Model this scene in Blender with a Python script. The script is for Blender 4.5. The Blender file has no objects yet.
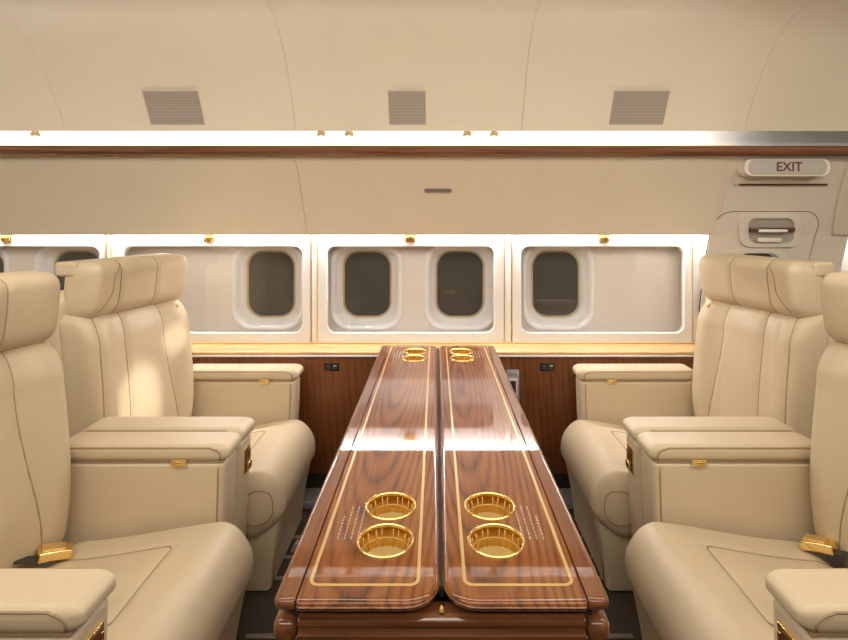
import bpy, bmesh, math, random
from mathutils import Vector, Matrix
random.seed(7)
C = bpy.context.scene.collection
SC = bpy.context.scene
# ------------------------------------------------------------------ camera, world, lights, exposure
CZ = 1.32
cam = bpy.data.cameras.new('camera'); camo = bpy.data.objects.new('camera', cam); C.objects.link(camo)
camo.location = (0, 0, CZ); camo.rotation_euler = (math.pi/2, 0, 0)
cam.sensor_width = 36; cam.lens = 530/848*36; cam.shift_x = -12/848; cam.shift_y = -102/848
cam.clip_start = 0.02
SC.camera = camo
SC.view_settings.view_transform = 'Standard'; SC.view_settings.look = 'None'
SC.view_settings.gamma = 1; SC.view_settings.use_curve_mapping = False
SC.view_settings.exposure = 0.07
w = bpy.data.worlds.new('world'); SC.world = w; w.use_nodes = True
w.node_tree.nodes['Background'].inputs[0].default_value = (0.02, 0.022, 0.03, 1)
w.node_tree.nodes['Background'].inputs[1].default_value = 1.0

def area(name, loc, sx, sy, power, col=(1, .93, .84), rot=(0, 0, 0)):
    l = bpy.data.lights.new(name, 'AREA'); l.shape = 'RECTANGLE'; l.size = sx; l.size_y = sy
    l.energy = power; l.color = col
    o = bpy.data.objects.new(name, l); o.location = loc; o.rotation_euler = rot; C.objects.link(o)
    return o
area('ceiling_wash_light', (0, 0.95, 2.09), 5.5, 0.5, 60, (1, .955, .875), (math.radians(28), 0, 0))
area('ceiling_wash_light', (0, -0.35, 2.09), 5.5, 0.5, 54, (1, .955, .875), (math.radians(45), 0, 0))
def spot(name, loc, tgt, power, deg, blend, col=(1, .97, .92), rad=.006):
    l = bpy.data.lights.new(name, 'SPOT'); l.energy = power; l.spot_size = math.radians(deg)
    l.spot_blend = blend; l.shadow_soft_size = rad; l.color = col
    o = bpy.data.objects.new(name, l); o.location = loc; C.objects.link(o)
    d = Vector(tgt)-Vector(loc); o.rotation_euler = d.to_track_quat('-Z', 'Y').to_euler()
STRIP_W = 85.0      # window wash strip
STRIP_C = 20.0
spot('reading_beam', (.10, 1.86, 2.10), (-1.14, 2.05, .60), 190, 8.5, .9)
spot('reading_beam', (.10, 1.86, 2.10), (-1.12, 2.25, .80), 130, 4.5, 1)     # unseen reading spots at the ceiling that cast the seat back's light patch

# ------------------------------------------------------------------ materials
def mat(name, col, rough=.5, metal=0, coat=0, emit=None, es=0, bump=0, bscale=300, sheen=0, spec=.5):
    m = bpy.data.materials.new(name); m.use_nodes = True; nt = m.node_tree; p = nt.nodes['Principled BSDF']
    p.inputs['Base Color'].default_value = (*col, 1); p.inputs['Roughness'].default_value = rough
    p.inputs['Metallic'].default_value = metal; p.inputs['Coat Weight'].default_value = coat
    p.inputs['Specular IOR Level'].default_value = spec
    p.inputs['Coat Roughness'].default_value = .03
    if emit: p.inputs['Emission Color'].default_value = (*emit, 1); p.inputs['Emission Strength'].default_value = es
    tc = nt.nodes.new('ShaderNodeTexCoord'); n = nt.nodes.new('ShaderNodeTexNoise')
    n.inputs['Scale'].default_value = bscale; nt.links.new(tc.outputs['Object'], n.inputs['Vector'])
    if bump:
        b = nt.nodes.new('ShaderNodeBump'); b.inputs['Strength'].default_value = bump; b.inputs['Distance'].default_value = .001
        nt.links.new(n.outputs['Fac'], b.inputs['Height']); nt.links.new(b.outputs[0], p.inputs['Normal'])
    # faint tonal variation of the stuff itself
    n2 = nt.nodes.new('ShaderNodeTexNoise'); n2.inputs['Scale'].default_value = 6
    nt.links.new(tc.outputs['Object'], n2.inputs['Vector'])
    r = nt.nodes.new('ShaderNodeValToRGB')
    r.color_ramp.elements[0].color = (*[c*.97 for c in col], 1); r.color_ramp.elements[1].color = (*[min(1, c*1.03) for c in col], 1)
    nt.links.new(n2.outputs['Fac'], r.inputs[0]); nt.links.new(r.outputs[0], p.inputs['Base Color'])
    return m

def wood(name, axis='Y', dark=(.045, .014, .004), mid=(.175, .050, .009), lite=(.31, .108, .021), scale=1.0, coat=1.0, ring=True, stretch=.1, seed=0, cen=(0, 0, 0)):
    m = bpy.data.materials.new(name); m.use_nodes = True; nt = m.node_tree; p = nt.nodes['Principled BSDF']
    N = nt.nodes.new; L = nt.links.new
    tc = N('ShaderNodeTexCoord'); mp = N('ShaderNodeMapping'); mp.vector_type = 'POINT'
    s = [1, 1, 1]; s['XYZ'.index(axis)] = stretch
    mp.inputs['Scale'].default_value = [v*scale for v in s]
    mp.inputs['Location'].default_value = [-c*v*scale for c, v in zip(cen, s)]
    L(tc.outputs['Object'], mp.inputs['Vector'])
    # warp
    nz = N('ShaderNodeTexNoise'); nz.inputs['Scale'].default_value = 2.2; nz.inputs['Detail'].default_value = 3
    L(mp.outputs[0], nz.inputs['Vector'])
    mx = N('ShaderNodeVectorMath'); mx.operation = 'MULTIPLY_ADD'; mx.inputs[1].default_value = (.07, .07, .07)
    L(nz.outputs['Color'], mx.inputs[0]); L(mp.outputs[0], mx.inputs[2])
    wv = N('ShaderNodeTexWave'); wv.wave_type = 'RINGS' if ring else 'BANDS'
    if ring: wv.rings_direction = 'SPHERICAL'
    else: wv.bands_direction = 'DIAGONAL'
    wv.inputs['Scale'].default_value = 30 if ring else 20; wv.inputs['Distortion'].default_value = 1.2
    wv.inputs['Detail'].default_value = 3; wv.inputs['Detail Scale'].default_value = 1.2
    L(mx.outputs[0], wv.inputs['Vector'])
    # fine pores
    mp2 = N('ShaderNodeMapping'); s2 = [90, 90, 90]; s2['XYZ'.index(axis)] = 3
    mp2.inputs['Scale'].default_value = s2; L(tc.outputs['Object'], mp2.inputs['Vector'])
    n2 = N('ShaderNodeTexNoise'); n2.inputs['Scale'].default_value = 1.6; n2.inputs['Detail'].default_value = 5
    L(mp2.outputs[0], n2.inputs['Vector'])
    n3 = N('ShaderNodeTexNoise'); n3.inputs['Scale'].default_value = 9; n3.inputs['Detail'].default_value = 2
    L(mp.outputs[0], n3.inputs['Vector'])
    a = N('ShaderNodeMath'); a.operation = 'MULTIPLY_ADD'; a.inputs[1].default_value = .29 if ring else .13
    pw = N('ShaderNodeMath'); pw.operation = 'POWER'; pw.inputs[1].default_value = .42; L(wv.outputs['Fac'], pw.inputs[0]); L(pw.outputs[0], a.inputs[0])
    b = N('ShaderNodeMath'); b.operation = 'MULTIPLY'; b.inputs[1].default_value = .48; L(n2.outputs['Fac'], b.inputs[0]); L(b.outputs[0], a.inputs[2])
    c = N('ShaderNodeMath'); c.operation = 'MULTIPLY_ADD'; c.inputs[1].default_value = .35; L(n3.outputs['Fac'], c.inputs[0]); L(a.outputs[0], c.inputs[2])
    r = N('ShaderNodeValToRGB'); e = r.color_ramp.elements
    e[0].position = .30 if ring else .24; e[0].color = (*dark, 1); e[1].position = .85; e[1].color = (*lite, 1)
    k = e.new(.52); k.color = (*mid, 1)
    L(c.outputs[0], r.inputs[0]); L(r.outputs[0], p.inputs['Base Color'])
    p.inputs['Roughness'].default_value = .5; p.inputs['Specular IOR Level'].default_value = .15; p.inputs['Coat Weight'].default_value = coat; p.inputs['Coat Roughness'].default_value = .02
    p.inputs['Coat IOR'].default_value = 1.52
    return m

M = {}
M['leather'] = mat('cream_leather', (.60, .478, .312), .42, bump=.25, bscale=420)
M['seam'] = mat('tan_seam', (.34, .24, .135), .6)
M['shade'] = mat('dark_gap', (.03, .022, .015), .9)
M['panel'] = mat('beige_wall_panel', (.68, .59, .445), .5, bump=.12, bscale=700)
M['cove'] = mat('white_cove', (.85, .84, .82), .5)
M['frame'] = mat('window_frame_cream', (.80, .76, .71), .38)
M['recess'] = mat('recess_liner', (.80, .74, .67), .4)
M['surround'] = mat('white_surround', (.88, .86, .84), .3)
M['rim'] = mat('tan_rim', (.55, .42, .27), .4)
M['glass'] = mat('dark_window_glass', (.06, .058, .054), .12)
M['gold'] = mat('polished_gold', (.98, .72, .28), .12, 1)
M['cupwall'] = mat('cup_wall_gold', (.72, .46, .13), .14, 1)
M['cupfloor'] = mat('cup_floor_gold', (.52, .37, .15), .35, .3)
M['goldsoft'] = mat('satin_gold', (.88, .60, .24), .38, .75)
M['inlay'] = mat('gold_inlay', (.62, .42, .15), .3, .3, coat=.6)
M['door'] = mat('door_liner_cream', (.72, .63, .51), .45)
M['door2'] = mat('door_trim_cream', (.74, .66, .55), .4)
M['sign'] = mat('sign_face', (.42, .365, .30), .4)
M['brown'] = mat('dark_brown_letter', (.10, .03, .012), .4)
M['grille'] = mat('grille_taupe', (.40, .33, .26), .55)
M['grilled'] = mat('grille_slot', (.20, .16, .125), .7)
M['chrome'] = mat('chrome', (.75, .75, .75), .12, 1)
M['black'] = mat('black_plastic', (.012, .012, .012), .25)
M['grey'] = mat('grey_plastic', (.38, .39, .42), .35, .3)
M['screen'] = mat('screen', (.02, .02, .03), .1)
M['white'] = mat('white_print', (.75, .70, .66), .5)
M['strap'] = mat('belt_webbing', (.05, .04, .03), .8)
M['rail'] = mat('floor_rail', (.32, .27, .20), .4, .4)
M['heater'] = mat('grey_base_strip', (.32, .32, .33), .5)
M['bronze'] = mat('bronze', (.30, .20, .09), .4, .6)
M['led'] = mat('led_strip', (1, 1, 1), .5, emit=(.97, .955, 1), es=STRIP_W)
M['led2'] = mat('led_cove_strip', (1, 1, 1), .5, emit=(1, .97, .94), es=STRIP_C)
M['lamp'] = mat('lamp_lens', (1, 1, 1), .4, emit=(1, .95, .88), es=6)
M['carpet'] = mat('dark_brown_carpet', (.050, .031, .019), .95, bump=1.0, bscale=900)
M['ceiling'] = mat('ceiling_cream', (.70, .62, .50), .6)
M['table'] = wood('walnut_lengthwise', 'Y', cen=(-.10, 0.80, .7), ring=True, stretch=.09)
M['table2'] = wood('walnut_lengthwise_b', 'Y', cen=(.12, 0.72, .7), ring=True, stretch=.09)
M['railwood'] = wood('walnut_rail', 'Y', dark=(.09, .032, .013), mid=(.18, .06, .018), lite=(.27, .10, .034), ring=False, stretch=.06)
M['xwood'] = wood('walnut_crosswise', 'X', dark=(.045, .014, .005), mid=(.15, .05, .016), lite=(.27, .105, .036), ring=False, stretch=.05)
M['wallwood'] = wood('walnut_vertical', 'Z', dark=(.06, .017, .005), mid=(.17, .052, .013), lite=(.27, .095, .026), ring=False, stretch=.08, coat=.5)
M['ledge'] = wood('blond_ledge', 'X', dark=(.42, .23, .08), mid=(.62, .40, .17), lite=(.72, .52, .27), ring=False, stretch=.08)
g = bpy.data.materials.new('clear_pane'); g.use_nodes = True; nt = g.node_tree
nt.nodes.remove(nt.nodes['Principled BSDF']); o_ = nt.nodes['Material Output']
ms = nt.nodes.new('ShaderNodeMixShader'); tr = nt.nodes.new('ShaderNodeBsdfTransparent'); gl = nt.nodes.new('ShaderNodeBsdfGlossy')
gl.inputs['Roughness'].default_value = .03; lw = nt.nodes.new('ShaderNodeLayerWeight'); pw = nt.nodes.new('ShaderNodeMath'); pw.operation = 'POWER'; pw.inputs[1].default_value = 4
nt.links.new(lw.outputs['Facing'], pw.inputs[0]); fr = nt.nodes.new('ShaderNodeMath'); fr.operation = 'MULTIPLY_ADD'; fr.inputs[1].default_value = .7; fr.inputs[2].default_value = .05; nt.links.new(pw.outputs[0], fr.inputs[0])
nt.links.new(fr.outputs[0], ms.inputs[0]); nt.links.new(tr.outputs[0], ms.inputs[1]); nt.links.new(gl.outputs[0], ms.inputs[2]); nt.links.new(ms.outputs[0], o_.inputs[0])
M['pane'] = g

# ------------------------------------------------------------------ helpers
def finish(name, bm, m, parent=None, smooth=True, recalc=True, angle=None, kind=None):
    if recalc: bmesh.ops.recalc_face_normals(bm, faces=bm.faces)
    if parent is not None:
        bmesh.ops.translate(bm, verts=bm.verts, vec=-world_loc(parent))
    me = bpy.data.meshes.new(name); bm.to_mesh(me); bm.free()
    me.materials.append(M[m] if isinstance(m, str) else m)
    if smooth and smooth != 'keep':
        for p in me.polygons: p.use_smooth = True
        if angle: me.set_sharp_from_angle(angle=math.radians(angle))
    o = bpy.data.objects.new(name, me); C.objects.link(o)
    if parent is not None: o.parent = parent
    if kind: o['kind'] = kind
    return o
def world_loc(o):
    v = Vector((0, 0, 0))
    while o is not None: v += Vector(o.location); o = o.parent
    return v
def thing(name, label, cat, loc=(0, 0, 0), group=None):
    o = bpy.data.objects.new(name, None); C.objects.link(o); o.location = loc; o.empty_display_size = .1
    o['label'] = label; o['category'] = cat
    if group: o['group'] = group
    return o
def struct(name, loc=(0, 0, 0), label=None, cat=None):
    o = bpy.data.objects.new(name, None); C.objects.link(o); o.location = loc; o['kind'] = 'structure'
    if label: o['label'] = label; o['category'] = cat
    return o
def tag(o, label, cat, group=None):
    o['label'] = label; o['category'] = cat
    if group: o['group'] = group
    return o
def box(bm, x0, x1, y0, y1, z0, z1, bev=0, seg=2):
    r = bmesh.ops.create_cube(bm, size=1)
    for v in r['verts']:
        v.co = Vector(((x0+x1)/2+v.co.x*(x1-x0), (y0+y1)/2+v.co.y*(y1-y0), (z0+z1)/2+v.co.z*(z1-z0)))
    if bev:
        ed = list({e for v in r['verts'] for e in v.link_edges})
        bmesh.ops.bevel(bm, geom=ed, offset=bev, segments=seg, affect='EDGES', profile=.5)
def bx(name, x0, x1, y0, y1, z0, z1, m, parent=None, bev=0, kind=None):
    bm = bmesh.new(); box(bm, x0, x1, y0, y1, z0, z1, bev)
    return finish(name, bm, m, parent, smooth=bev > 0, angle=40 if bev else None, kind=kind)
def tube(bm, pts, r, n=8, closed=False):
    pts = [Vector(p) for p in pts]; rings = []; N = len(pts); up = None
    for i, p in enumerate(pts):
        a = pts[(i-1) % N] if (closed or i > 0) else p
        b = pts[(i+1) % N] if (closed or i < N-1) else p
        t = (b-a)
        if t.length < 1e-9: t = Vector((0, 0, 1))
        t.normalize()
        if up is None:
            up = Vector((0, 0, 1)) if abs(t.z) < .9 else Vector((1, 0, 0))
        s = t.cross(up)
        if s.length < 1e-6: s = t.cross(Vector((0, 1, 0)))
        s.normalize(); up = s.cross(t).normalized()
        rings.append([bm.verts.new(p+r*(math.cos(k*2*math.pi/n)*s+math.sin(k*2*math.pi/n)*up)) for k in range(n)])
    for i in range(N if closed else N-1):
        A, B = rings[i], rings[(i+1) % N]
        for k in range(n): bm.faces.new((A[k], A[(k+1) % n], B[(k+1) % n], B[k]))
    if not closed:
        bm.faces.new(rings[0]); bm.faces.new(rings[-1][::-1])
def lathe(bm, prof, cen, n=40, axis='Z'):
    rings = []
    for (r, h) in prof:
        ring = []
        for k in range(n if r > 1e-6 else 1):
            a = k*2*math.pi/n
            if axis == 'Z': v = Vector((r*math.cos(a), r*math.sin(a), h))
            else: v = Vector((r*math.cos(a), h, r*math.sin(a)))
            ring.append(bm.verts.new(v+Vector(cen)))
        rings.append(ring)
    for A, B in zip(rings, rings[1:]):
        for k in range(n):
            if len(A) == 1 and len(B) == 1: continue
            if len(A) == 1: bm.faces.new((A[0], B[k], B[(k+1) % n]))
            elif len(B) == 1: bm.faces.new((A[k], A[(k+1) % n], B[0]))
            else: bm.faces.new((A[k], A[(k+1) % n], B[(k+1) % n], B[k]))
def sstep(a, b, x):
    t = max(0, min(1, (x-a)/(b-a))); return t*t*(3-2*t)
def rb_map(p, h, r):
    q = Vector([max(-(h[i]-r[i]), min(h[i]-r[i], p[i])) for i in range(3)])
    n = Vector([(p[i]-q[i])/r[i] if r[i] > 0 else 0 for i in range(3)])
    if n.length > 1e-9:
        n.normalize()
        return Vector([q[i]+n[i]*r[i] for i in range(3)])
    return q
def rbox(bm, h, r, step, fn):
    """rounded box of half sizes h, radii r (per axis), each vertex passed through fn"""
    cache = {}
    def samples(hh, rr):
        core = hh-rr; n1 = max(2, int(math.ceil(2*core/step)))
        s = [-core+2*core*i/n1 for i in range(n1+1)]
        k = 5
        e = [core+rr*math.tan(math.pi/4*j/k) for j in range(1, k+1)]
        return [-v for v in reversed(e)]+s+e
    S = [samples(h[i], r[i]) for i in range(3)]
    def V(p):
        q = rb_map(p, h, r); key = (round(q.x, 5), round(q.y, 5), round(q.z, 5))
        if key not in cache: cache[key] = bm.verts.new(fn(q))
        return cache[key]
    for ax in range(3):
        u, v = [i for i in range(3) if i != ax]
        for sg in (-1, 1):
            for i in range(len(S[u])-1):
                for j in range(len(S[v])-1):
                    vs = []
                    for (a, b) in ((i, j), (i+1, j), (i+1, j+1), (i, j+1)):
                        p = [0, 0, 0]; p[ax] = sg*h[ax]; p[u] = S[u][a]; p[v] = S[v][b]
                        vv = V(p)
                        if vv not in vs: vs.append(vv)
                    if len(vs) >= 3:
                        try: bm.faces.new(vs)
                        except ValueError: pass
def rrect(x0, x1, z0, z1, rad, n=8):
    """rounded rectangle outline, ccw; rad one value or four (x0z0, x1z0, x1z1, x0z1)"""
    if not isinstance(rad, (list, tuple)): rad = [rad]*4
    out = []
    for (cx, cz, a0, rr) in ((x0, z0, 180, rad[0]), (x1, z0, 270, rad[1]), (x1, z1, 0, rad[2]), (x0, z1, 90, rad[3])):
        sx = 1 if cx == x0 else -1; sz = 1 if cz == z0 else -1
        for k in range(n+1):
            a = math.radians(a0+90*k/n)
            out.append((cx+sx*rr+rr*math.cos(a), cz+sz*rr+rr*math.sin(a)))
    return out
def offset2(out, d):
    """offset a ccw outline inwards by d"""
    res = []; N = len(out)
    for i in range(N):
        a = Vector(out[i-1]); b = Vector(out[i]); c = Vector(out[(i+1) % N])
        e1 = b-a; e2 = c-b
        if e1.length < 1e-9: e1 = e2
        if e2.length < 1e-9: e2 = e1
        n1 = Vector((-e1.y, e1.x)).normalized(); n2 = Vector((-e2.y, e2.x)).normalized()
        n = (n1+n2); n.normalize(); k = 1/max(.5, n.dot(n1))
        res.append((b.x+n.x*d*k, b.y+n.y*d*k))
    return res
def slab(bm, out, zt, th, r, holes=(), n=5, flat=None):
    """flat slab in XY with a bullnose edge and through holes"""
    prof = []
    for k in range(n+1):
        a = math.pi/2*k/n; prof.append((r-r*math.sin(a), zt-r+r*math.cos(a)))
    for k in range(n+1):
        a = math.pi/2*k/n; prof.append((r-r*math.cos(a), zt-th+r-r*math.sin(a)))
    rings = []
    for d, z in prof:
        oo = offset2(out, d)
        if flat is not None: oo = [(flat+(x-x0)*.12+(x0-flat) if abs(x0-flat) < .002 else x, y) for (x, y), (x0, _) in zip(oo, out)]
        rings.append([bm.verts.new((x, y, z)) for (x, y) in oo])
    N = len(out)
    for A, B in zip(rings, rings[1:]):
        for i in range(N):
            f = bm.faces.new((A[i], A[(i+1) % N], B[(i+1) % N], B[i])); f.smooth = True
    for ring, z in ((rings[0], zt), (rings[-1], zt-th)):
        es = [bm.edges.get((ring[i], ring[(i+1) % N])) for i in range(N)]
        for (cx, cy, rr) in holes:
            hv = [bm.verts.new((cx+rr*math.cos(k*math.pi/20), cy+rr*math.sin(k*math.pi/20), z)) for k in range(40)]
            es += [bm.edges.new((hv[i], hv[(i+1) % 40])) for i in range(40)]
        bmesh.ops.triangle_fill(bm, edges=es, use_beauty=True, use_dissolve=False)
def prism_x(bm, prof, x0, x1):
    """closed polygon (Y,Z) swept along X; x0/x1 number or list per point"""
    N = len(prof)
    X0 = x0 if isinstance(x0, list) else [x0]*N; X1 = x1 if isinstance(x1, list) else [x1]*N
    A = [bm.verts.new((X0[i], p[0], p[1])) for i, p in enumerate(prof)]
    B = [bm.verts.new((X1[i], p[0], p[1])) for i, p in enumerate(prof)]
    for i in range(N): bm.faces.new((A[i], A[(i+1) % N], B[(i+1) % N], B[i]))
    ra = bmesh.ops.triangle_fill(bm, edges=[bm.edges.get((A[i], A[(i+1) % N])) for i in range(N)], use_beauty=True)
    rb = bmesh.ops.triangle_fill(bm, edges=[bm.edges.get((B[i], B[(i+1) % N])) for i in range(N)], use_beauty=True)
def thick(prof, t):
    """turn an open profile into a closed band of thickness t, on the +Y side"""
    back = []
    for i, p in enumerate(prof):
        a = Vector(prof[max(0, i-1)]); b = Vector(prof[min(len(prof)-1, i+1)]); d = (b-a).normalized()
        n = Vector((d.y, -d.x));
        if n.x < 0 and abs(n.x) > abs(n.y)*.2: n = -n
        if abs(n.x) <= abs(n.y)*.2 and n.y < 0: n = -n
        back.append((p[0]+n.x*t, p[1]+n.y*t))
    return list(prof)+back[::-1]
def text_mesh(name, body, size, loc, rot, m, parent, ext=.0006, align='CENTER'):
    cu = bpy.data.curves.new(name, 'FONT'); cu.body = body; cu.size = size; cu.extrude = ext
    cu.align_x = align; cu.align_y = 'CENTER'; cu.offset = size*.022
    t = bpy.data.objects.new(name, cu); C.objects.link(t); bpy.context.view_layer.update()
    me = bpy.data.meshes.new_from_object(t.evaluated_get(bpy.context.evaluated_depsgraph_get()))
    bpy.data.objects.remove(t); me.materials.clear(); me.materials.append(M[m])
    o = bpy.data.objects.new(name, me); C.objects.link(o); o.parent = parent
    o.location = Vector(loc)-world_loc(parent); o.rotation_euler = rot
    return o

XC = .009
# ================================================================== SETTING
XL, XR, YN = -3.3, 3.3, -1.0
o = bx('floor', XL, XR, YN, 2.80, -.04, 0, 'carpet', kind='structure')
# ---- window wall
PF = [(2.553, 1.238), (2.540, 1.262), (2.500, 1.345), (2.447, 1.435), (2.388, 1.52), (2.335, 1.592)]   # upper sidewall panel
def y_of(z, prof=None):
    P = prof or PF
    if z <= P[0][1]: return P[0][0]+(P[0][1]-z)*.16
    for (a, b), (c, d) in zip(P, P[1:]):
        if b <= z <= d: return a+(c-a)*(z-b)/(d-b)
    return P[-1][0]
wall = struct('wall_back', (0, 2.6, 0))
def sidepanel(name, x0, x1):
    bm = bmesh.new(); band = thick(PF, .02)
    n = len(PF); X0 = x0+x0[::-1] if isinstance(x0, list) else x0; X1 = x1+x1[::-1] if isinstance(x1, list) else x1
    prism_x(bm, band, X0, X1); finish(name, bm, 'panel', wall, angle=35)
edgeL = [1.36, 1.345, 1.325, 1.312, 1.307, 1.305]
edgeR = [1.915, 1.905, 1.885, 1.865, 1.845, 1.825]
sidepanel('sidewall_panel', XL, -.6228)
sidepanel('sidewall_panel', -.6213, edgeL)
sidepanel('sidewall_panel', edgeR, XR)
BF = [(2.34, 1.704), (2.325, 1.745), (2.28, 1.828), (2.222, 1.92), (2.155, 2.00), (2.10, 2.05), (2.03, 2.088), (1.95, 2.105), (1.85, 2.112), (1.55, 2.115)]
seams = [XL, -1.637, -.620, .378, 1.364, XR]
for a, b in zip(seams, seams[1:]):
    bm = bmesh.new(); prism_x(bm, thick(BF, .02), a+.0007, b-.0007); finish('upper_panel', bm, 'panel', wall, angle=35)
# cove behind the rail
bx('cove_floor', XL, XR, 2.33, 2.56, 1.585, 1.60, 'cove', wall)
bx('cove_back', XL, XR, 2.55, 2.57, 1.60, 1.76, 'cove', wall)
bx('cove_top', XL, XR, 2.345, 2.56, 1.745, 1.76, 'cove', wall)
bx('cove_light_strip', XL, 1.345, 2.365, 2.385, 1.601, 1.607, 'led2', wall)
# trough above the windows
bx('light_housing', XL, 1.335, 2.572, 2.667, 1.273, 1.29, 'cove', wall)
for xa_, xb_ in ((XL, 1.33), (1.96, XR)):
    bm = bmesh.new(); box(bm, xa_, xb_, 2.642, 2.660, 1.268, 1.272); finish('window_light_strip', bm, 'led', wall, smooth=False)
# lower walnut panel in cabinets
bounds = [XL, -1.62, -.93, .36, 1.05, 1.75, XR]
bm = bmesh.new(); box(bm, XL, XR, 2.545, 2.60, 0, .66)
finish('lower_wall_core', bm, 'shade', wall, smooth=False)
for a, b in zip(bounds, bounds[1:]):
    bx('lower_wall_panel', a+.001, b-.001, 2.53, 2.545, .10, .662, 'wallwood', wall, bev=.001)
# recess liner behind frames (outer skin)
bx('outer_skin', XL, 1.30, 2.87, 2.89, .60, 1.42, 'recess', wall)
# wood rail
bm = bmesh.new()
prism_x(bm, [(2.335, 1.590), (2.30, 1.590), (2.291, 1.596), (2.287, 1.606), (2.289, 1.616), (2.296, 1.622), (2.300, 1.626), (2.303, 1.634), (2.335, 1.634)], XL, XR)
rail = finish('trim_1', bm, 'xwood', None, angle=30, kind='structure')
bx('gold_line', XL, 1.30, 2.3005, 2.3045, 1.6335, 1.6355, 'goldsoft', rail)
# ceiling
cel = bx('ceiling', XL, XR, YN, 1.56, 2.118, 2.15, 'ceiling', kind='structure')
bx('wall_front', XL, XR, YN-.03, YN, 0, 2.15, 'panel', kind='structure')
bx('wall_left', XL-.03, XL, YN, 2.9, 0, 2.15, 'panel', kind='structure')
bx('wall_right', XR, XR+.03, YN, 2.9, 0, 2.15, 'panel', kind='structure')
# grey strip at the foot of the wall and floor rails
bx('baseboard_back', XL, XR, 2.40, 2.528, 0, .035, 'heater', kind='structure', bev=.006)
k = 1
for yy in (2.19, 2.06, 1.94, 1.67, 1.55):
    k += 1
    bx('trim_%d' % k, -.60, .62, yy-.009, yy+.009, 0, .004, 'rail', kind='structure', bev=.001)

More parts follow.
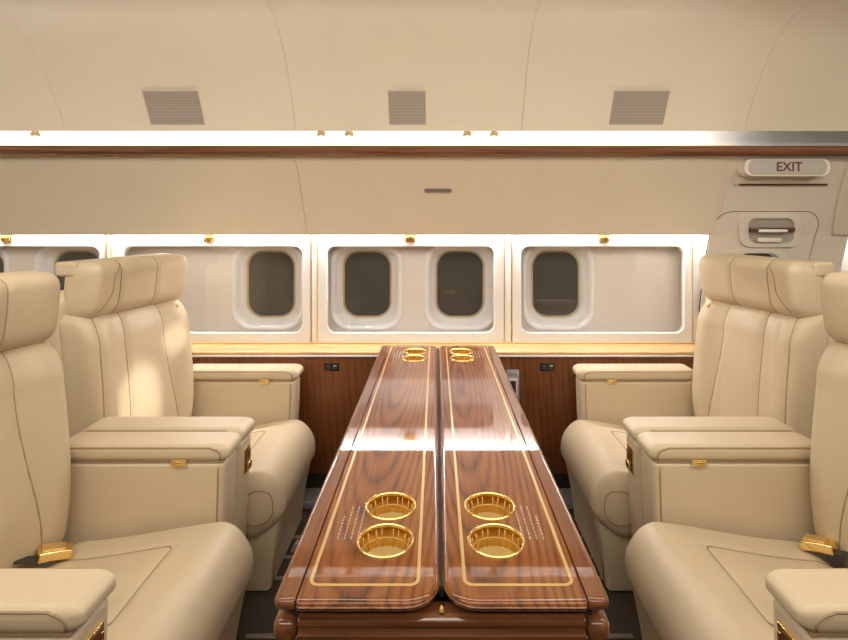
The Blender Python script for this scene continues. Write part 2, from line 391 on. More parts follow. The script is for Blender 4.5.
# ================================================================== WINDOWS
YF = 2.67
def ring_quads(bm, rings):
    for A, B in zip(rings, rings[1:]):
        N = len(A)
        for i in range(N): bm.faces.new((A[i], A[(i+1) % N], B[(i+1) % N], B[i]))
def fill_between(bm, loops):
    es = []
    for L_ in loops:
        N = len(L_)
        for i in range(N):
            e = bm.edges.get((L_[i], L_[(i+1) % N])) or bm.edges.new((L_[i], L_[(i+1) % N]))
            es.append(e)
    bmesh.ops.triangle_fill(bm, edges=es, use_beauty=True)
WIN = [
    ('window_1', -2.64, -1.664, -2.55, -1.703, [-2.42, -1.904]),
    ('window_2', -1.636, -.632, -1.572, -.680, [-.877]),
    ('window_3', -.597, .343, -.544, .287, [-.366, .128]),
    ('window_4', .383, 1.290, .433, 1.244, [.636]),
]
ZB, ZT, OB, OT = .690, 1.36, .739, 1.179
for (nm, x0, x1, a0, a1, wins) in WIN:
    a0 -= .007; a1 += .008
    root = struct(nm, ((x0+x1)/2, YF, .69))
    # front frame with rounded opening and a return into the recess
    bm = bmesh.new()
    outer = [bm.verts.new((x, YF, z)) for x, z in [(x0, ZB), (x1, ZB), (x1, ZT), (x0, ZT)]]
    ins = rrect(a0, a1, OB, OT, .045)
    L0 = [bm.verts.new((x, YF, z)) for x, z in ins]
    fill_between(bm, [outer, L0])
    L1 = [bm.verts.new((x, YF+.004, z)) for x, z in offset2(ins, .003)]
    L2 = [bm.verts.new((x, YF+.03, z)) for x, z in offset2(ins, .003)]
    ring_quads(bm, [L0, L1, L2])
    ob = [bm.verts.new((v.co.x, YF+.03, v.co.z)) for v in outer]
    for i in range(4): bm.faces.new((outer[i], outer[(i+1) % 4], ob[(i+1) % 4], ob[i]))
    fill_between(bm, [ob, L2])
    finish('window_frame', bm, 'frame', root, angle=30)
    # moulded liner behind, with a hole for each surround
    YR = 2.765
    bm = bmesh.new()
    o4 = [bm.verts.new((x, YR, z)) for x, z in [(x0, .712), (x1, .712), (x1, 1.20), (x0, 1.20)]]
    loops = [o4]
    sur = []
    for c in wins:
        sx0, sx1 = c-.190, c+.195
        rr = rrect(max(sx0, x0+.004), min(sx1, x1-.004), .729, 1.195, .105, 10)
        sur.append((c, rr)); loops.append([bm.verts.new((x, YR, z)) for x, z in rr])
    fill_between(bm, loops)
    # floor and top of the recess
    for z in (.712, 1.20):
        f = [bm.verts.new(p) for p in ((x0, YF+.03, z), (x1, YF+.03, z), (x1, YR, z), (x0, YR, z))]; bm.faces.new(f)
    for x in (x0, x1):
        f = [bm.verts.new(p) for p in ((x, YF+.03, .712), (x, YF+.03, 1.2), (x, YR, 1.2), (x, YR, .712))]; bm.faces.new(f)
    finish('recess_panel', bm, 'recess', root, smooth=False)
    for c, rr in sur:
        zc = .9685
        wo = rrect(c-.130, c+.130, zc-.178, zc+.178, .085, 10)
        wi = rrect(c-.121, c+.121, zc-.170, zc+.170, .078, 10)
        bm = bmesh.new()
        rings = [[bm.verts.new((x, YR, z)) for x, z in rr]]
        for t, yy in ((.10, YR-.008), (.25, YR-.010), (.42, YR-.002), (.55, YR+.010), (.66, YR+.026), (.78, YR+.032), (.90, YR+.040), (1.0, YR+.055)):
            rings.append([bm.verts.new((p[0]*(1-t)+q[0]*t, yy, p[1]*(1-t)+q[1]*t)) for p, q in zip(rr, wo)])
        ring_quads(bm, rings)
        s = finish('window_surround', bm, 'surround', root)
        bm = bmesh.new()
        ring_quads(bm, [[bm.verts.new((x, YR+.054, z)) for x, z in wo], [bm.verts.new((x, YR+.050, z)) for x, z in offset2(wo, .004)],
                        [bm.verts.new((x, YR+.054, z)) for x, z in wi], [bm.verts.new((x, YR+.075, z)) for x, z in wi]])
        finish('window_rim', bm, 'rim', s)
        bm = bmesh.new()
        bm.faces.new([bm.verts.new((x, YR+.066, z)) for x, z in offset2(wi, -.004)])
        r_ = bmesh.ops.extrude_face_region(bm, geom=bm.faces[:]); bmesh.ops.translate(bm, verts=[v for v in r_['geom'] if isinstance(v, bmesh.types.BMVert)], vec=(0, .006, 0))
        finish('window_glass', bm, 'glass', s, smooth=False)
    # clear cover pane
    bm = bmesh.new(); bm.faces.new([bm.verts.new((x, YF+.012, z)) for x, z in offset2(ins, .002)])
    r_ = bmesh.ops.extrude_face_region(bm, geom=bm.faces[:]); bmesh.ops.translate(bm, verts=[v for v in r_['geom'] if isinstance(v, bmesh.types.BMVert)], vec=(0, .003, 0))
    finish('cover_pane', bm, 'pane', root, smooth=False)
    # gold lines at both sides
    for xx in (x0, x1):
        bx('gold_line', xx-.0022, xx+.0022, YF-.004, YF+.004, ZB, 1.34, 'goldsoft', root)
# white strips between the panels
k = 10
for (a, b) in ((-1.6605, -1.6395), (-.6285, -.6005), (.3465, .3795), (1.2935, 1.36)):
    k += 1
    bm = bmesh.new(); box(bm, a, b, YF+.002, YF+.05, ZB, 1.36, .004)
    finish('trim_%d' % k, bm, 'cove' if k < 14 else 'frame', None, angle=40, kind='structure')
# ledge
led = thing('window_ledge', 'long glossy blond wood ledge below the cabin windows, brass strip at its back', 'ledge', (0, 2.6, .66))
bm = bmesh.new(); prism_x(bm, [(2.52, .668), (2.517, .673), (2.518, .682), (2.523, .6855), (2.70, .688), (2.70, .668)], XL, 1.32); finish('ledge_top', bm, 'ledge', led, angle=40)
bx('brass_strip', XL, 1.32, 2.655, 2.669, .6875, .6935, 'goldsoft', led)
bx('front_lip', XL, 1.32, 2.513, 2.535, .660, .6685, 'frame', led, bev=.002)
# gold clips at the top of each panel
for i, (x, lab) in enumerate([(-2.16, 'small gold double clip above the leftmost window panel, at the left edge of the photo'),
                 (-1.14, 'small gold double clip above the window panel behind the far left seat'),
                 (-.13, 'small gold double clip above the middle window panel with two windows'),
                 (.845, 'small gold double clip above the right window panel with one window at its left')]):
    t = thing('gold_clip', lab, 'clip', (x, 2.655, 1.225), 'gold clips above the window panels')
    bx('base_plate', x-.026, x+.026, 2.662, YF-.0005, 1.198, 1.240, 'gold', t, bev=.003)
    for s in (-1, 1):
        bx('latch', x+s*.0135-.0095, x+s*.0135+.0095, 2.652, 2.662, 1.202, 1.228, 'gold', t, bev=.004)

# ================================================================== EXIT DOOR AREA
door = struct('door_1', (1.6, 2.6, .5), )
PD = [(2.70, .60), (2.655, .9), (2.605, 1.12)]+[(a+.012, b) for a, b in PF]
def yd(z):
    for (a, b), (c, d) in zip(PD, PD[1:]):
        if b <= z <= d: return a+(c-a)*(z-b)/(d-b)
    return PD[0][0] if z < PD[0][1] else PD[-1][0]
bm = bmesh.new(); prism_x(bm, thick(PD, .02), 1.348, 2.0); 
finish('door_surround', bm, 'door', door, angle=35)
bm = bmesh.new(); prism_x(bm, thick([(a, b) for a, b in PD if b > 1.2], .02), 1.28, 1.347); finish('door_surround', bm, 'door', door, angle=35)
for a_, b_ in ((1.36, 1.45),):
    bx('door_post', a_, b_, 2.672, 2.70, .69, 1.30, 'door', door)
bx('door_post', 1.345, 1.372, 2.60, 2.69, .69, 1.245, 'door', door, bev=.006)
def patch(bm, out, off, th, hole=None):
    """plate lying on the curved liner: outline in X,Z, front face raised by off"""
    loops = []
    for i, L_ in enumerate([out]+([hole] if hole else [])):
        loops.append([bm.verts.new((x, 0, z)) for x, z in L_])
    fill_between(bm, loops)
    zs = [v.co.z for v in bm.verts]; z = min(zs)+.02
    while z < max(zs):
        bmesh.ops.bisect_plane(bm, geom=bm.verts[:]+bm.edges[:]+bm.faces[:], plane_co=(0, 0, z), plane_no=(0, 0, 1)); z += .02
    r_ = bmesh.ops.extrude_face_region(bm, geom=bm.faces[:]); back = {v for v in r_['geom'] if isinstance(v, bmesh.types.BMVert)}
    for v in bm.verts: v.co.y = yd(v.co.z)-off+(th if v in back else 0)
# door leaf with a dark gap around
bm = bmesh.new(); patch(bm, rrect(1.322, 1.836, .62, 1.352, [.01, .01, .085, .085]), .0008, .004)
finish('door_gap', bm, 'shade', door, angle=30)
bm = bmesh.new(); patch(bm, rrect(1.3255, 1.829, .62, 1.349, [.01, .01, .082, .082]), .006, .008)
dl = finish('door_leaf', bm, 'door', door, angle=30)
# handle bezel
sh_ = lambda out, zc=1.256: [(x+.30*(zc-z), z) for x, z in out]
bez = rrect(1.452, 1.748, 1.178, 1.334, .05); hole = rrect(1.497, 1.715, 1.200, 1.318, .034)
bm = bmesh.new(); patch(bm, sh_(bez), .018, .016, sh_(hole)); h = finish('handle_bezel', bm, 'door2', door, angle=30)
md = h.modifiers.new('bev', 'BEVEL'); md.width = .005; md.segments = 3; md.limit_method = 'ANGLE'; md.angle_limit = math.radians(50)
bm = bmesh.new(); patch(bm, sh_(rrect(1.49, 1.72, 1.195, 1.322, .034)), .0075, .001); finish('handle_recess', bm, 'sign', h, angle=30)
yh = yd(1.26)-.018
bm = bmesh.new(); box(bm, 1.499, 1.713, yh-.010, yh+.006, 1.256, 1.274, .003); finish('door_handle', bm, 'brown', door, angle=40)
bm = bmesh.new(); box(bm, 1.535, 1.672, yh-.016, yh-.0095, 1.252, 1.266, .002); finish('handle_label', bm, 'frame', door, angle=40)
bm = bmesh.new(); box(bm, 1.545, 1.66, yh+.004, yh+.02, 1.202, 1.226, .008); finish('handle_scoop', bm, 'door2', door, angle=40)
# viewport in the door
bm = bmesh.new(); patch(bm, rrect(1.40, 1.735, .80, 1.168, .08), .012, .008, rrect(1.462, 1.69, .86, 1.148, .06)); v = finish('door_window_frame', bm, 'door2', door, angle=30)
bm = bmesh.new(); patch(bm, rrect(1.455, 1.697, .855, 1.155, .06), .009, .003); finish('door_window_rim', bm, 'heater', v, angle=30)
bm = bmesh.new(); patch(bm, rrect(1.46, 1.655, .86, 1.148, .05), .0105, .003); finish('door_window_glass', bm, 'glass', v, angle=30)
# slit trim under the sign
bm = bmesh.new(); patch(bm, rrect(1.36, 1.81, 1.470, 1.505, .015), .010, .010); s = finish('slit_trim', bm, 'door2', door, angle=30)
md = s.modifiers.new('bev', 'BEVEL'); md.width = .006; md.segments = 3; md.limit_method = 'ANGLE'; md.angle_limit = math.radians(50)
bm = bmesh.new(); patch(bm, rrect(1.385, 1.79, 1.469, 1.4765, .003), .0112, .006); finish('slit', bm, 'brown', s, angle=30)
# exit sign
zs = 1.547; ang = math.atan2(.055, .072)
es = thing('exit_sign', 'rounded taupe exit sign plate with dark brown letters above the cabin door', 'sign', (1.577, yd(zs), zs))
def vplate(name, out, y0, y1, m, parent):
    bm = bmesh.new(); A = [bm.verts.new((x, y0+.003, z)) for x, z in out]; A2 = [bm.verts.new((x, y0, z)) for x, z in offset2(out, .003)]; B = [bm.verts.new((x, y1, z)) for x, z in out]
    bm.faces.new(A2); bm.faces.new(B[::-1]); ring_quads(bm, [A2, A, B]); return finish(name, bm, m, parent, angle=30)
YS = 2.333
vplate('sign_border', rrect(1.36, 1.74, 1.504, 1.583, .036), YS+.002, YS+.06, 'door', es)
vplate('sign_plate', rrect(1.376, 1.723, 1.511, 1.577, .027), YS-.001, YS+.01, 'sign', es)
text_mesh('sign_letters', 'EXIT', .056, (1.554, YS-.0015, 1.544), (math.pi/2, 0, 0), 'brown', es)
# next panel beyond the door, lit
bx('trim_20', 1.93, XR, 2.67, 2.69, .68, 1.36, 'frame', kind='structure')
bx('trim_21', 1.84, 1.93, 2.635, 2.69, .68, 1.30, 'door', kind='structure', bev=.006)

# ================================================================== GRILLES, SLOT, READING LIGHTS
def yb(z):
    for (a, b), (c, d) in zip(BF, BF[1:]):
        if b <= z <= d: return a+(c-a)*(z-b)/(d-b)
for (xa, xb, lab) in ((-1.252, -1.018, 'wide taupe speaker grille in the overhead panel above the left seats'), (-.204, -.046, 'small square taupe speaker grille in the overhead panel, the middle one'),
                      (.762, .996, 'wide taupe speaker grille in the overhead panel above the right seats')):
    t = thing('speaker_grille', lab, 'grille', ((xa+xb)/2, yb(1.81), 1.81), 'speaker grilles in the overhead panel')
    za, zb = 1.731, 1.860
    bm = bmesh.new(); n = 9
    P = [(yb(za+(zb-za)*i/n)-.0008, za+(zb-za)*i/n) for i in range(n+1)]
    prism_x(bm, thick(P, .004), xa, xb); finish('backing', bm, 'grilled', t, angle=40)
    bm = bmesh.new(); N = 22
    for i in range(N):
        z = za+(zb-za)*(i+.5)/N; yy = yb(z)
        box(bm, xa+.002, xb-.002, yy-.0022, yy-.0002, z-.0021, z+.0021)
    finish('slats', bm, 'grille', t, smooth=False)
    bm = bmesh.new()
    for (u0, u1) in ((xa-.002, xa+.002), (xb-.002, xb+.002)):
        prism_x(bm, thick([(a-.0016, b) for a, b in P], .005), u0, u1)
    for z in (za, zb):
        box(bm, xa-.002, xb+.002, yb(z)-.0026, yb(z)+.001, z-.002, z+.002)
    finish('grille_border', bm, 'grille', t, angle=40)
zz = 1.447; yv = y_of(zz)
t = thing('air_slot', 'small dark oval air slot in the beige panel above the windows', 'vent', (.008, yv, zz))
bm = bmesh.new()
out = rrect(-.054, .072, -.011, .011, .0105); sl = Matrix.Rotation(math.atan2(.065, .09), 4, 'X')
for oo, yy0, yy1 in ((out, -.003, .002),):
    A = [bm.verts.new(Vector((0, yv, zz))+sl @ Vector((x, yy0, z))) for x, z in oo]
    B = [bm.verts.new(Vector((0, yv, zz))+sl @ Vector((x, yy1, z))) for x, z in oo]
    bm.faces.new(A); bm.faces.new(B[::-1]); ring_quads(bm, [A, B])
finish('slot_face', bm, 'grilled', t, angle=30)
bm = bmesh.new(); tube(bm, [Vector((0, yv, zz))+sl @ Vector((x, -.003, z)) for x, z in out], .0018, 6, True); finish('slot_rim', bm, 'grille', t)
RL = [(-1.83, 'gold rimmed reading light in the lit cove at the far left'), (-.525, 'gold rimmed reading light in the cove, left one of the left middle pair'), (-.397, 'gold rimmed reading light in the cove, right one of the left middle pair'),
      (.142, 'gold rimmed reading light in the cove, left one of the right middle pair'), (.265, 'gold rimmed reading light in the cove, right one of the right middle pair')]
for x, lab in RL:
    t = thing('reading_light', lab, 'light', (x, 2.42, 1.740), 'reading lights in the cove')
    bm = bmesh.new(); lathe(bm, [(0, 0), (.012, 0), (.012, -.022), (.016, -.030), (.020, -.040), (.020, -.044), (.015, -.045), (.013, -.040)], (x, 2.42, 1.740), 20); finish('lamp_housing', bm, 'bronze', t, angle=40)
    bm = bmesh.new(); lathe(bm, [(0, -.041), (.0135, -.041), (.0135, -.043), (0, -.045)], (x, 2.42, 1.740), 20); finish('lamp_lens', bm, 'chrome', t, angle=40)
    bm = bmesh.new(); tube(bm, [(x+.014, 2.42, 1.710), (x+.028, 2.41, 1.707)], .003, 6); finish('knob', bm, 'gold', t)

# outlets and charging panel on the lower wall
for x, lab in ((-.498, 'black socket plate on the walnut wall left of the table'), (.530, 'black socket plate on the walnut wall right of the table')):
    t = thing('socket_plate', lab, 'socket', (x, 2.53, .61), 'black socket plates on the walnut wall')
    bx('plate', x-.034, x+.034, 2.524, 2.531, .592, .628, 'black', t, bev=.002)
    bx('socket', x-.026, x-.004, 2.5215, 2.5245, .599, .621, 'grey' if 0 else 'strap', t, bev=.001)
    bx('socket', x+.004, x+.026, 2.5215, 2.5245, .599, .621, 'strap', t, bev=.001)
    bx('marking', x+.012, x+.026, 2.5205, 2.5215, .615, .618, 'white', t)
t = thing('control_panel', 'upright grey control panel with small dark screen on the walnut wall beside the table', 'panel', (.365, 2.53, .52))
bx('housing', .335, .395, 2.514, 2.531, .445, .598, 'grey', t, bev=.005)
bx('bezel', .345, .386, 2.511, 2.515, .478, .562, 'white', t, bev=.002)
bx('screen', .352, .379, 2.5095, 2.512, .490, .548, 'screen', t, bev=.001)
bm = bmesh.new(); tube(bm, [(.352+.028*i/8, 2.513-.004*math.sin(math.pi*i/8), .572+.014*math.sin(math.pi*i/8)) for i in range(9)], .003, 6); finish('hook', bm, 'chrome', t)

# ================================================================== TABLE
TZ = .72; TY0, TY1 = .828, 2.505
tb = thing('folding_table', 'long glossy walnut folding table with gold inlay lines and cup holders between the seats', 'table', (XC, 1.66, 0))
def cups(s): return [(XC+s*.103, y) for y in (.986, 1.104, 2.268, 2.382)]
for s, mm in ((-1, 'table'), (1, 'table2')):
    xa, xb = sorted((XC+s*.0036, XC+s*.229))
    rad = [.055, .006, .006, .035] if s > 0 else [.006, .055, .035, .006]
    out = rrect(xa, xb, TY0, TY1, rad)
    bm = bmesh.new(); slab(bm, out, TZ, .020, .0105, [(x, y, .050) for x, y in cups(s)], flat=XC+s*.229)
    lf = finish('leaf', bm, mm, tb, smooth='keep')
    # inlay
    ia, ib = sorted((XC+s*.0355, XC+s*.2185))
    io = rrect(ia, ib, TY0+.036, TY1-.030, .017); ii = offset2(io, .0058)
    bm = bmesh.new(); A = [bm.verts.new((x, y, TZ+.0003)) for x, y in io]; B = [bm.verts.new((x, y, TZ+.0003)) for x, y in ii]
    A0 = [bm.verts.new((x, y, TZ-.0004)) for x, y in io]; B0 = [bm.verts.new((x, y, TZ-.0004)) for x, y in ii]
    ring_quads(bm, [A0, A, B, B0]); finish('gold_inlay', bm, 'inlay', lf, smooth=False)
    for x, y in cups(s):
        bm = bmesh.new()
        lathe(bm, [(.0475, -.003), (.0482, .0012), (.0496, .0030), (.0520, .0030), (.0532, .0005), (.0532, 0)], (x, y, TZ), 56)
        cu = finish('cup_holder', bm, 'gold', lf)
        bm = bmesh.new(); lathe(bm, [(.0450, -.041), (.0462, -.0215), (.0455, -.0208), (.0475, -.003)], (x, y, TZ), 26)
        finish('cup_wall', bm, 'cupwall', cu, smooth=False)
        bm = bmesh.new()  # gold ribs standing in for the pattern reflected in the cup wall
        for a in (20, 40, 62, 76, 104, 118, 140, 160, 205, 235, 270, 305, 335):
            ca, sa = math.cos(math.radians(a)), math.sin(math.radians(a))
            tube(bm, [(x+.0462*ca, y+.0462*sa, TZ-.005), (x+.0452*ca, y+.0452*sa, TZ-.021), (x+.0445*ca, y+.0445*sa, TZ-.037)], .0011, 6)
        tube(bm, [(x+.0452*math.cos(k*math.pi/24), y+.0452*math.sin(k*math.pi/24), TZ-.021) for k in range(48)], .0009, 6, True)
        finish('cup_reflection_ribs', bm, 'inlay', cu)
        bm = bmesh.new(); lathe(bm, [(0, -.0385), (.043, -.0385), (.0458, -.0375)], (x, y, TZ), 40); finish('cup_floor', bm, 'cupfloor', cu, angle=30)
    # faint printed lines (illegible small print) beside the cup holders
    for yc, sg in ((1.045, 1), (2.33, 1)):
        bm = bmesh.new(); random.seed(3)
        for q, ln in enumerate((.10, .115, .115, .08)):
            x = XC+s*(.155+.0125*q); y = yc-.055+.01*q*0
            while y < yc-.055+ln:
                d = random.uniform(.0025, .010)
                y2 = min(y+d, yc-.055+ln); yy = y
                while yy < y2:
                    wv_ = random.uniform(.0012, .0024)
                    box(bm, x-wv_, x+wv_*.5, yy, yy+.0005, TZ+.0001, TZ+.0004); yy += .0019
                y = y2+.0038
        finish('small_print', bm, 'white', lf, smooth=False)
    # outer rail
    xa, xb = sorted((XC+s*.2305, XC+s*.2665))
    rad = [.010, .030, .03, .010] if s > 0 else [.030, .010, .010, .03]
    bm = bmesh.new(); slab(bm, rrect(xa, xb, TY0+.004, TY1, [min(r_, .017) if r_ > .02 else r_*.6 for r_ in rad]), TZ, .020, .0095, flat=XC+s*.2305)
    finish('side_rail', bm, 'railwood', tb, smooth='keep')
    # lower side rail with turned end
    xa, xb = sorted((XC+s*.228, XC+s*.268))
    bm = bmesh.new(); slab(bm, rrect(xa, xb, TY0+.003, TY1-.05, .018), TZ-.034, .040, .016)
    finish('lower_rail', bm, 'railwood', tb, smooth='keep')
    bx('hinge_block', *sorted((XC+s*.226, XC+s*.240)), TY0+.02, TY0+.06, TZ-.05, TZ-.026, 'shade', tb)
bm = bmesh.new(); prism_x(bm, [(TY0+.012, TZ-.029), (TY0+.004, TZ-.034), (TY0+.0035, TZ-.041), (TY0+.009, TZ-.046), (TY0+.009, TZ-.050), (TY0+.001, TZ-.055), (TY0+.001, TZ-.070), (TY0+.008, TZ-.078), (TY1-.06, TZ-.078), (TY1-.06, TZ-.050), (TY0+.04, TZ-.050), (TY0+.04, TZ-.029)], XC-.2265, XC+.2265)
finish('lower_leaf', bm, 'xwood', tb, angle=45)
bx('centre_spine', XC-.004, XC+.004, TY0+.05, TY1-.02, TZ-.028, TZ-.010, 'shade', tb)
bx('centre_pin', XC-.0045, XC+.0045, TY0+.010, TY0+.03, TZ-.031, TZ-.022, 'gold', tb, bev=.002)
for yy in (1.25, 2.15):
    bm = bmesh.new(); lathe(bm, [(0, 0), (.11, 0), (.11, .012), (.095, .02), (.045, .03), (.04, .05), (.04, .62), (.07, .645), (.07, .650), (0, .650)], (XC, yy, 0), 32); finish('pedestal', bm, 'grey', tb, angle=35)

# small fittings on the floor beside the table
for x, lab in ((-.545, 'small dark metal floor fitting left of the table foot'), (.567, 'small dark metal floor fitting right of the table foot')):
    t = thing('floor_fitting', lab, 'fitting', (x, 2.12, 0), 'floor fittings beside the table')
    bx('plate', x-.03, x+.03, 2.09, 2.15, 0, .006, 'rail', t, bev=.002)
    bx('cleat', x-.018, x+.022, 2.105, 2.135, .006, .026, 'heater', t, bev=.007)

# ================================================================== SEATS
def gaussd(d, s): return math.exp(-(d*d)/(2*s*s))
def seat(s, Yc, label, yaw, dback, ctrl, hb=.060):
    root = thing('cabin_seat', label, 'seat', (XC+s*.85, Yc, 0), 'cream leather club seats')
    W = lambda d, y, z: Vector((XC+s*d, y, z))
    cy, sy = math.cos(yaw), math.sin(yaw)
    def back(d, b, z):           # swing the back about its middle: far side comes forward
        dd = d-1.19; return W(1.19+dback+dd*cy-b*sy, Yc+b*cy+dd*sy, z)
    # ---- base
    bm = bmesh.new()
    def fb(q):
        z = .15+q.z; t = z/.30; d = .83-q.x
        if q.x > 0: d -= .05*max(0, t)**1.5
        return W(d, Yc+q.y, z)
    rbox(bm, (.235, .232, .15), (.02, .02, .01), .04, fb)
    bs = finish('seat_base', bm, 'leather', root)
    bm = bmesh.new(); tube(bm, [W(.592, Yc-.205, .004), W(.585, Yc-.205, .10), W(.56, Yc-.205, .24)], .002, 6); finish('base_seam', bm, 'seam', bs)
    # ---- cushion
    hx, hy, hz = .298, .268, .120
    def fc(q):
        t = (q.x+hx)/(2*hx)          # 0 back .. 1 front
        top = q.z > 0
        z = .318+q.z
        d = 1.125-t*2*hx*.985
        crown = .006*math.cos(q.y/hy*math.pi/2*.98)
        inner = (abs(q.y) < .15) and (d > .725)
        if top:
            z += -.062*sstep(1.0, 0.1, t)+crown
            # seam groove
            dy = abs(abs(q.y)-.148) if d > .72 else 9
            dd = abs(d-.728) if abs(q.y) < .150 else 9
            gr = max(gaussd(dy, .006), gaussd(dd, .006)); z -= .005*gr*sstep(.0, .06, q.z)
            z += .007*sstep(.13, .0, abs(q.y))*sstep(.74, .85, d)
            # front roll
            z -= .012*sstep(.80, 1.0, t)**2
        else:
            # underside rises towards the front: waterfall
            d += .03*sstep(-.02, -.115, q.z)*sstep(.6, 1, t)
        yy = q.y*(1-.03*sstep(.85, 1.0, t))
        return W(d, Yc+yy, z)
    bm = bmesh.new(); rbox(bm, (hx, hy, hz), (.105, .034, .105), .010, fc)
    cush = finish('seat_cushion', bm, 'leather', root)
    H3 = (hx, hy, hz); R3 = (.105, .034, .105)
    def cs(path, rb=True): return [fc(rb_map(p, H3, R3)) for p in path]
    def xd(d): return (1.125-d)/(.985)-hx
    bm = bmesh.new()
    path = []
    for i in range(24): path.append((xd(1.10-(1.10-.755)*i/23), .148, hz))
    for i in range(1, 6):
        a = math.pi/2*i/6; path.append((xd(.755-.027*math.sin(a)), .121+.027*math.cos(a), hz))
    for i in range(14): path.append((xd(.728), .121-.242*i/13, hz))
    for i in range(1, 6):
        a = math.pi/2*i/6; path.append((xd(.755-.027*math.cos(a)), -.121-.027*math.sin(a), hz))
    for i in range(24): path.append((xd(.755+(1.10-.755)*i/23), -.148, hz))
    tube(bm, cs(path), .0028, 6); finish('piping', bm, 'seam', cush)
    # oval seam on each end of the front roll
    for e in (-1, 1):
        bm = bmesh.new(); pts = []
        for k in range(28):
            a = 2*math.pi*k/28; ca, sa = math.cos(a), math.sin(a)
            px = .220+.058*math.copysign(abs(ca)**.7, ca); pz = .0+.068*math.copysign(abs(sa)**.7, sa)
            pts.append((px, e*hy, pz))
        P = cs(pts); P = [p+Vector((0, e*.001, 0)) for p in P]
        tube(bm, P, .002, 6, True); finish('end_seam', bm, 'seam', cush)
    # ---- backrest
    bx_, by, bz = .07, .262, .315; zc = .675
    seamb = ((.115, .168), (-.085, -.085), (-.222, -.236))
    def sbf(sb, t): return sb[0]*t+sb[1]*(1-t) if sb[0] < 0 else sb[1]+(sb[0]-sb[1])*sstep(0, .75, t)
    def wob(b, z, top): return b
    def fk(q):
        z = zc+q.z; t = (q.z+bz)/(2*bz); f = sstep(-.02, .05, q.x)
        d0 = 1.178+.030*t+.035*sstep(.80, 1.05, t)
        e = 0
        for sb in seamb:
            bb = sbf(sb, t)
            e -= .007*gaussd(q.y-bb, .007)
        # bolsters swell near the sides, middle slightly hollow
        e += .026*sstep(.13, .20, abs(q.y))*sstep(-.1, .35, t)*(1-.35*sstep(.8, 1, t))
        e += .006*abs(math.cos(q.y*math.pi/.20))
        e += .012*math.sin(math.pi*min(1, t*1.3))
        x = q.x+bx_ + f*e
        wy = q.y*(1+.0*t-.03*sstep(.85, 1, t))
        zz = z - f*.010*sstep(.8, 1, t)
        return back(d0+.14-x, wy, zz)
    bm = bmesh.new(); RB = (.055, .05, .05); rbox(bm, (bx_, by, bz), RB, .0085, fk)
    bk = finish('backrest', bm, 'leather', root)
    for sb in seamb:
        pts = []
        for i in range(40):
            t = i/39; bb = sbf(sb, t)
            pts.append(fk(rb_map((bx_, bb, -bz+2*bz*t), (bx_, by, bz), RB)))
        for i in range(1, 6): pts.append(fk(rb_map((bx_-.022*i, sb[0], bz), (bx_, by, bz), RB)))
        bm = bmesh.new(); tube(bm, pts, .0023, 6); finish('piping', bm, 'seam', bk)
    # shell behind
    bm = bmesh.new()
    rbox(bm, (.05, .272, .40), (.035, .05, .05), .04, lambda q: back(1.328+.03*(q.z+.4)/.8-q.x, q.y*.97, .655+q.z))
    sh = finish('back_shell', bm, 'leather', root)
    # ---- headrest
    hh = (.072, .245, .105); RH = (.058, .030, .048); hzc = 1.057
    seamh = (hb, -.120)
    def fh(q):
        f = sstep(-.03, .04, q.x); e = 0
        for sb in seamh: e -= .006*gaussd(q.y-sb, .006)
        e += .008*math.cos(q.z/hh[2]*1.4)
        e += .010*sstep(.11, .2, abs(q.y))
        g2 = 0
        for sb in seamh: g2 -= .004*gaussd(q.y-sb, .006)
        z = hzc+q.z*(1+g2*6*f)+q.x*.12
        return back(1.268-.012*q.z/.1-(q.x+f*e), q.y, z)
    bm = bmesh.new(); rbox(bm, hh, RH, .0085, fh)
    hd = finish('headrest', bm, 'leather', root)
    def hp(path): return [fh(rb_map(p, hh, RH))-Vector((s*.0006, 0, 0)) for p in path]
    for sb in seamh:
        pth = [(hh[0]-.006*i*3, sb, -hh[2]) for i in range(5, 0, -1)]+[(hh[0], sb, -hh[2]+2*hh[2]*i/30) for i in range(31)]+[(hh[0]-.02*i, sb, hh[2]) for i in range(1, 7)]
        bm = bmesh.new(); tube(bm, hp(pth), .0022, 6); finish('piping', bm, 'seam', hd)
    pth = []
    for i in range(30):
        t = i/29; b = -.128-.030*sstep(0, .3, t)-.012*t-.042*sstep(.55, 1, t); pth.append((hh[0], b, hh[2]*.86-2*hh[2]*.86*t))
    bm = bmesh.new(); tube(bm, hp(pth), .0019, 6); finish('wing_seam', bm, 'seam', hd)
    # hood over the near end of the headrest
    bm = bmesh.new(); rbox(bm, (.045, .249, .026), (.02, .008, .012), .03, lambda q: back(1.309-q.x, q.y, 1.137+q.z))
    finish('headrest_hood', bm, 'leather', root)
    # near-black block put in as the shade of the gap below the headrest
    bm = bmesh.new(); rbox(bm, (.04, .22, .025), (.01, .01, .01), .1, lambda q: back(1.30-q.x, q.y, .975+q.z)); finish('headrest_gap_shade', bm, 'shade', root)
    # zip pull (the near backs hide theirs) under the far end of the headrest
    bm = bmesh.new(); zp = back(1.190, .17, .955)
    p0 = zp+Vector((0, 0, 0)); dv = Vector((-s*.012, .012, -.022))
    if Yc < 1.6: bm.free()
    else: tube(bm, [p0-Vector((0, .03, -.004)), p0, p0+dv*.3], .003, 6); lathe(bm, [(0, -.003), (.007, -.002), (.007, .002), (0, .003)], p0+dv*.55, 12, 'Y'); finish('zip_pull', bm, 'goldsoft', root)
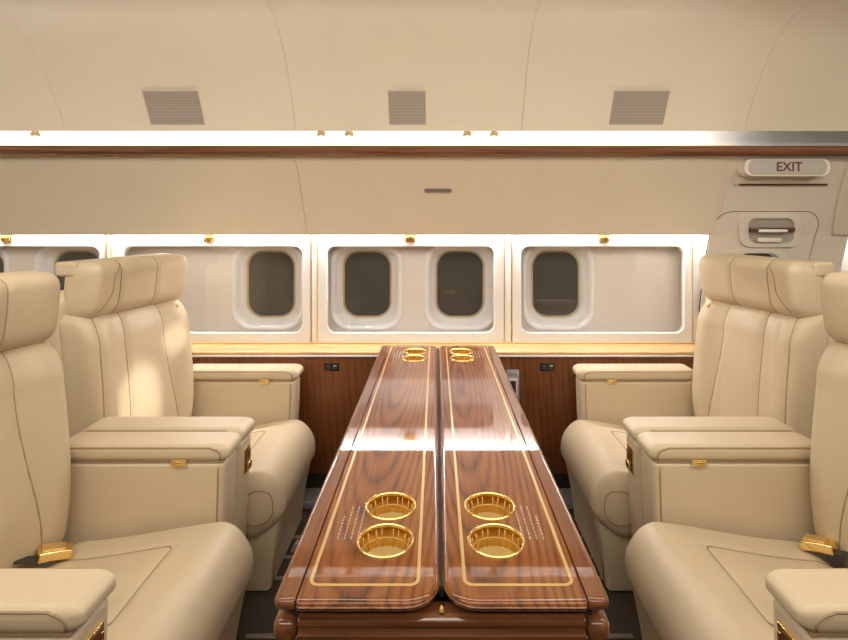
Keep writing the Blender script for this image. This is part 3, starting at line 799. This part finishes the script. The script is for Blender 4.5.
    # ---- armrests
    for side in (-1, 1):
        yc = Yc+side*.33; hw = .0595
        zt = .574
        bm = bmesh.new()
        def fa(q, yc=yc):
            z = .351+q.z; t = (z-.11)/.48
            d = .903-q.x
            if q.x > 0: d += .025*max(0, 1-t)**1.6
            return W(d, yc+q.y*(1-.12*(1-t)*(1 if q.x > 0 else 0)), z)
        rbox(bm, (.262, hw-.002, .240), (.022, .022, .015), .03, fa)
        ab = finish('armrest', bm, 'leather', root)
        bm = bmesh.new()
        for e in (-1, 1):
            pts = [fa(rb_map((.243, e*(hw-.002), -.225+.45*i/20), (.262, hw-.002, .240), (.022, .022, .015))) for i in range(21)]
            tube(bm, pts, .0026, 6)
        finish('piping', bm, 'seam', ab)
        bm = bmesh.new(); HL = (.268, hw, .0255); RL_ = (.040, .018, .0215)
        fl = lambda q, yc=yc: W(.895-q.x, yc+q.y, .6155+q.z)
        rbox(bm, HL, RL_, .03, fl)
        lid = finish('armrest_lid', bm, 'leather', ab)
        bm = bmesh.new()
        for e in (-1, 1):
            pts = [(-.26, e*hw, .0305)]
            pts = [(-.25+.46*i/20, e*hw, .0195) for i in range(21)]
            for i in range(1, 9):
                a = math.pi/2*i/8; pts.append((.21+.034*math.sin(a), e*hw, -.0085+.024*math.cos(a)))
            pts.append((.244, e*hw, -.022))
            P = [fl(Vector(rb_map(p, HL, RL_))) + Vector((0, e*.0005, 0)) for p in pts]
            tube(bm, P, .0026, 6)
        finish('piping', bm, 'seam', lid)
        bx('lid_gap', *sorted((XC+s*.645, XC+s*1.12)), yc-hw+.003, yc+hw-.003, .5895, .5935, 'seam', ab)
        if side == 1:
            yy = yc-hw; xa = .775
            ltc = bx('latch', *sorted((XC+s*(xa-.022), XC+s*(xa+.022))), yy-.005, yy+.002, .580, .599, 'goldsoft', ab, bev=.0015)
            bx('latch_button', *sorted((XC+s*(xa-.009), XC+s*(xa+.009))), yy-.008, yy-.004, .585, .594, 'gold', ltc, bev=.002)
        if side == ctrl:
            # gold recline control on the front face
            bm = bmesh.new()
            def fp(q, yc=yc): return W(.6395-q.x+.025*max(0, 1-(.405+q.z)/.48)**1.6, yc+q.y, .515+q.z)
            rbox(bm, (.004, .024, .044), (.002, .003, .003), .03, fp); pl = finish('control_plate', bm, 'gold', ab)
            bm = bmesh.new(); rbox(bm, (.003, .018, .038), (.001, .003, .003), .03, lambda q: fp(q+Vector((.003, 0, 0)))); finish('control_recess', bm, 'brown', pl)
            bm = bmesh.new(); rbox(bm, (.007, .012, .014), (.004, .006, .006), .03, lambda q: fp(q+Vector((.009, 0, -.016)))); finish('control_lever', bm, 'gold', pl)
            bm = bmesh.new(); rbox(bm, (.004, .004, .032), (.002, .002, .002), .03, lambda q: fp(q+Vector((.005, .012, 0)))); finish('control_slider', bm, 'gold', pl)
    return root
YW = math.radians(13)
def buckle(root, s, d, y, z, rz):
    # belt tongue and buckle lying on the cushion
    R = Matrix.Translation((XC+s*d, y, z)) @ Matrix.Rotation(rz, 4, 'Z') @ Matrix.Rotation(-s*math.radians(14), 4, 'Y')
    bm = bmesh.new(); rbox(bm, (.040, .026, .013), (.006, .005, .006), .03, lambda q: R @ Vector((q.x, q.y*(1-.12*q.x/.04), q.z+.004*math.cos(q.x*30)))); b = finish('belt_buckle', bm, 'gold', root, angle=50)
    bm = bmesh.new(); rbox(bm, (.026, .019, .003), (.003, .003, .0015), .03, lambda q: R @ Vector((q.x-.006, q.y, q.z+.0175))); finish('buckle_flap', bm, 'goldsoft', b, angle=50)
    bm = bmesh.new(); rbox(bm, (.030, .016, .002), (.003, .003, .001), .03, lambda q: R @ Vector((q.x+s*.060, q.y, q.z-.010+abs(q.x-.045)*.02))); finish('belt_webbing', bm, 'strap', root)
s1 = seat(-1, 1.31, 'near left cream leather cabin seat with a gold belt buckle on its cushion', YW, -.035, -1, .085)
s2 = seat(-1, 2.0975, 'far left cream leather cabin seat beside the window wall, white light patch on its back', YW, -.032, -1)
s3 = seat(1, 1.31, 'near right cream leather cabin seat with a gold belt buckle on its cushion', YW, -.027, -1, .085)
s4 = seat(1, 2.0975, 'far right cream leather cabin seat beside the walnut wall, in front of the exit door', YW, .012, -1)
buckle(s1, -1, 1.055, 1.455, .400, math.radians(38))
buckle(s3, 1, 1.065, 1.485, .402, math.radians(-52))
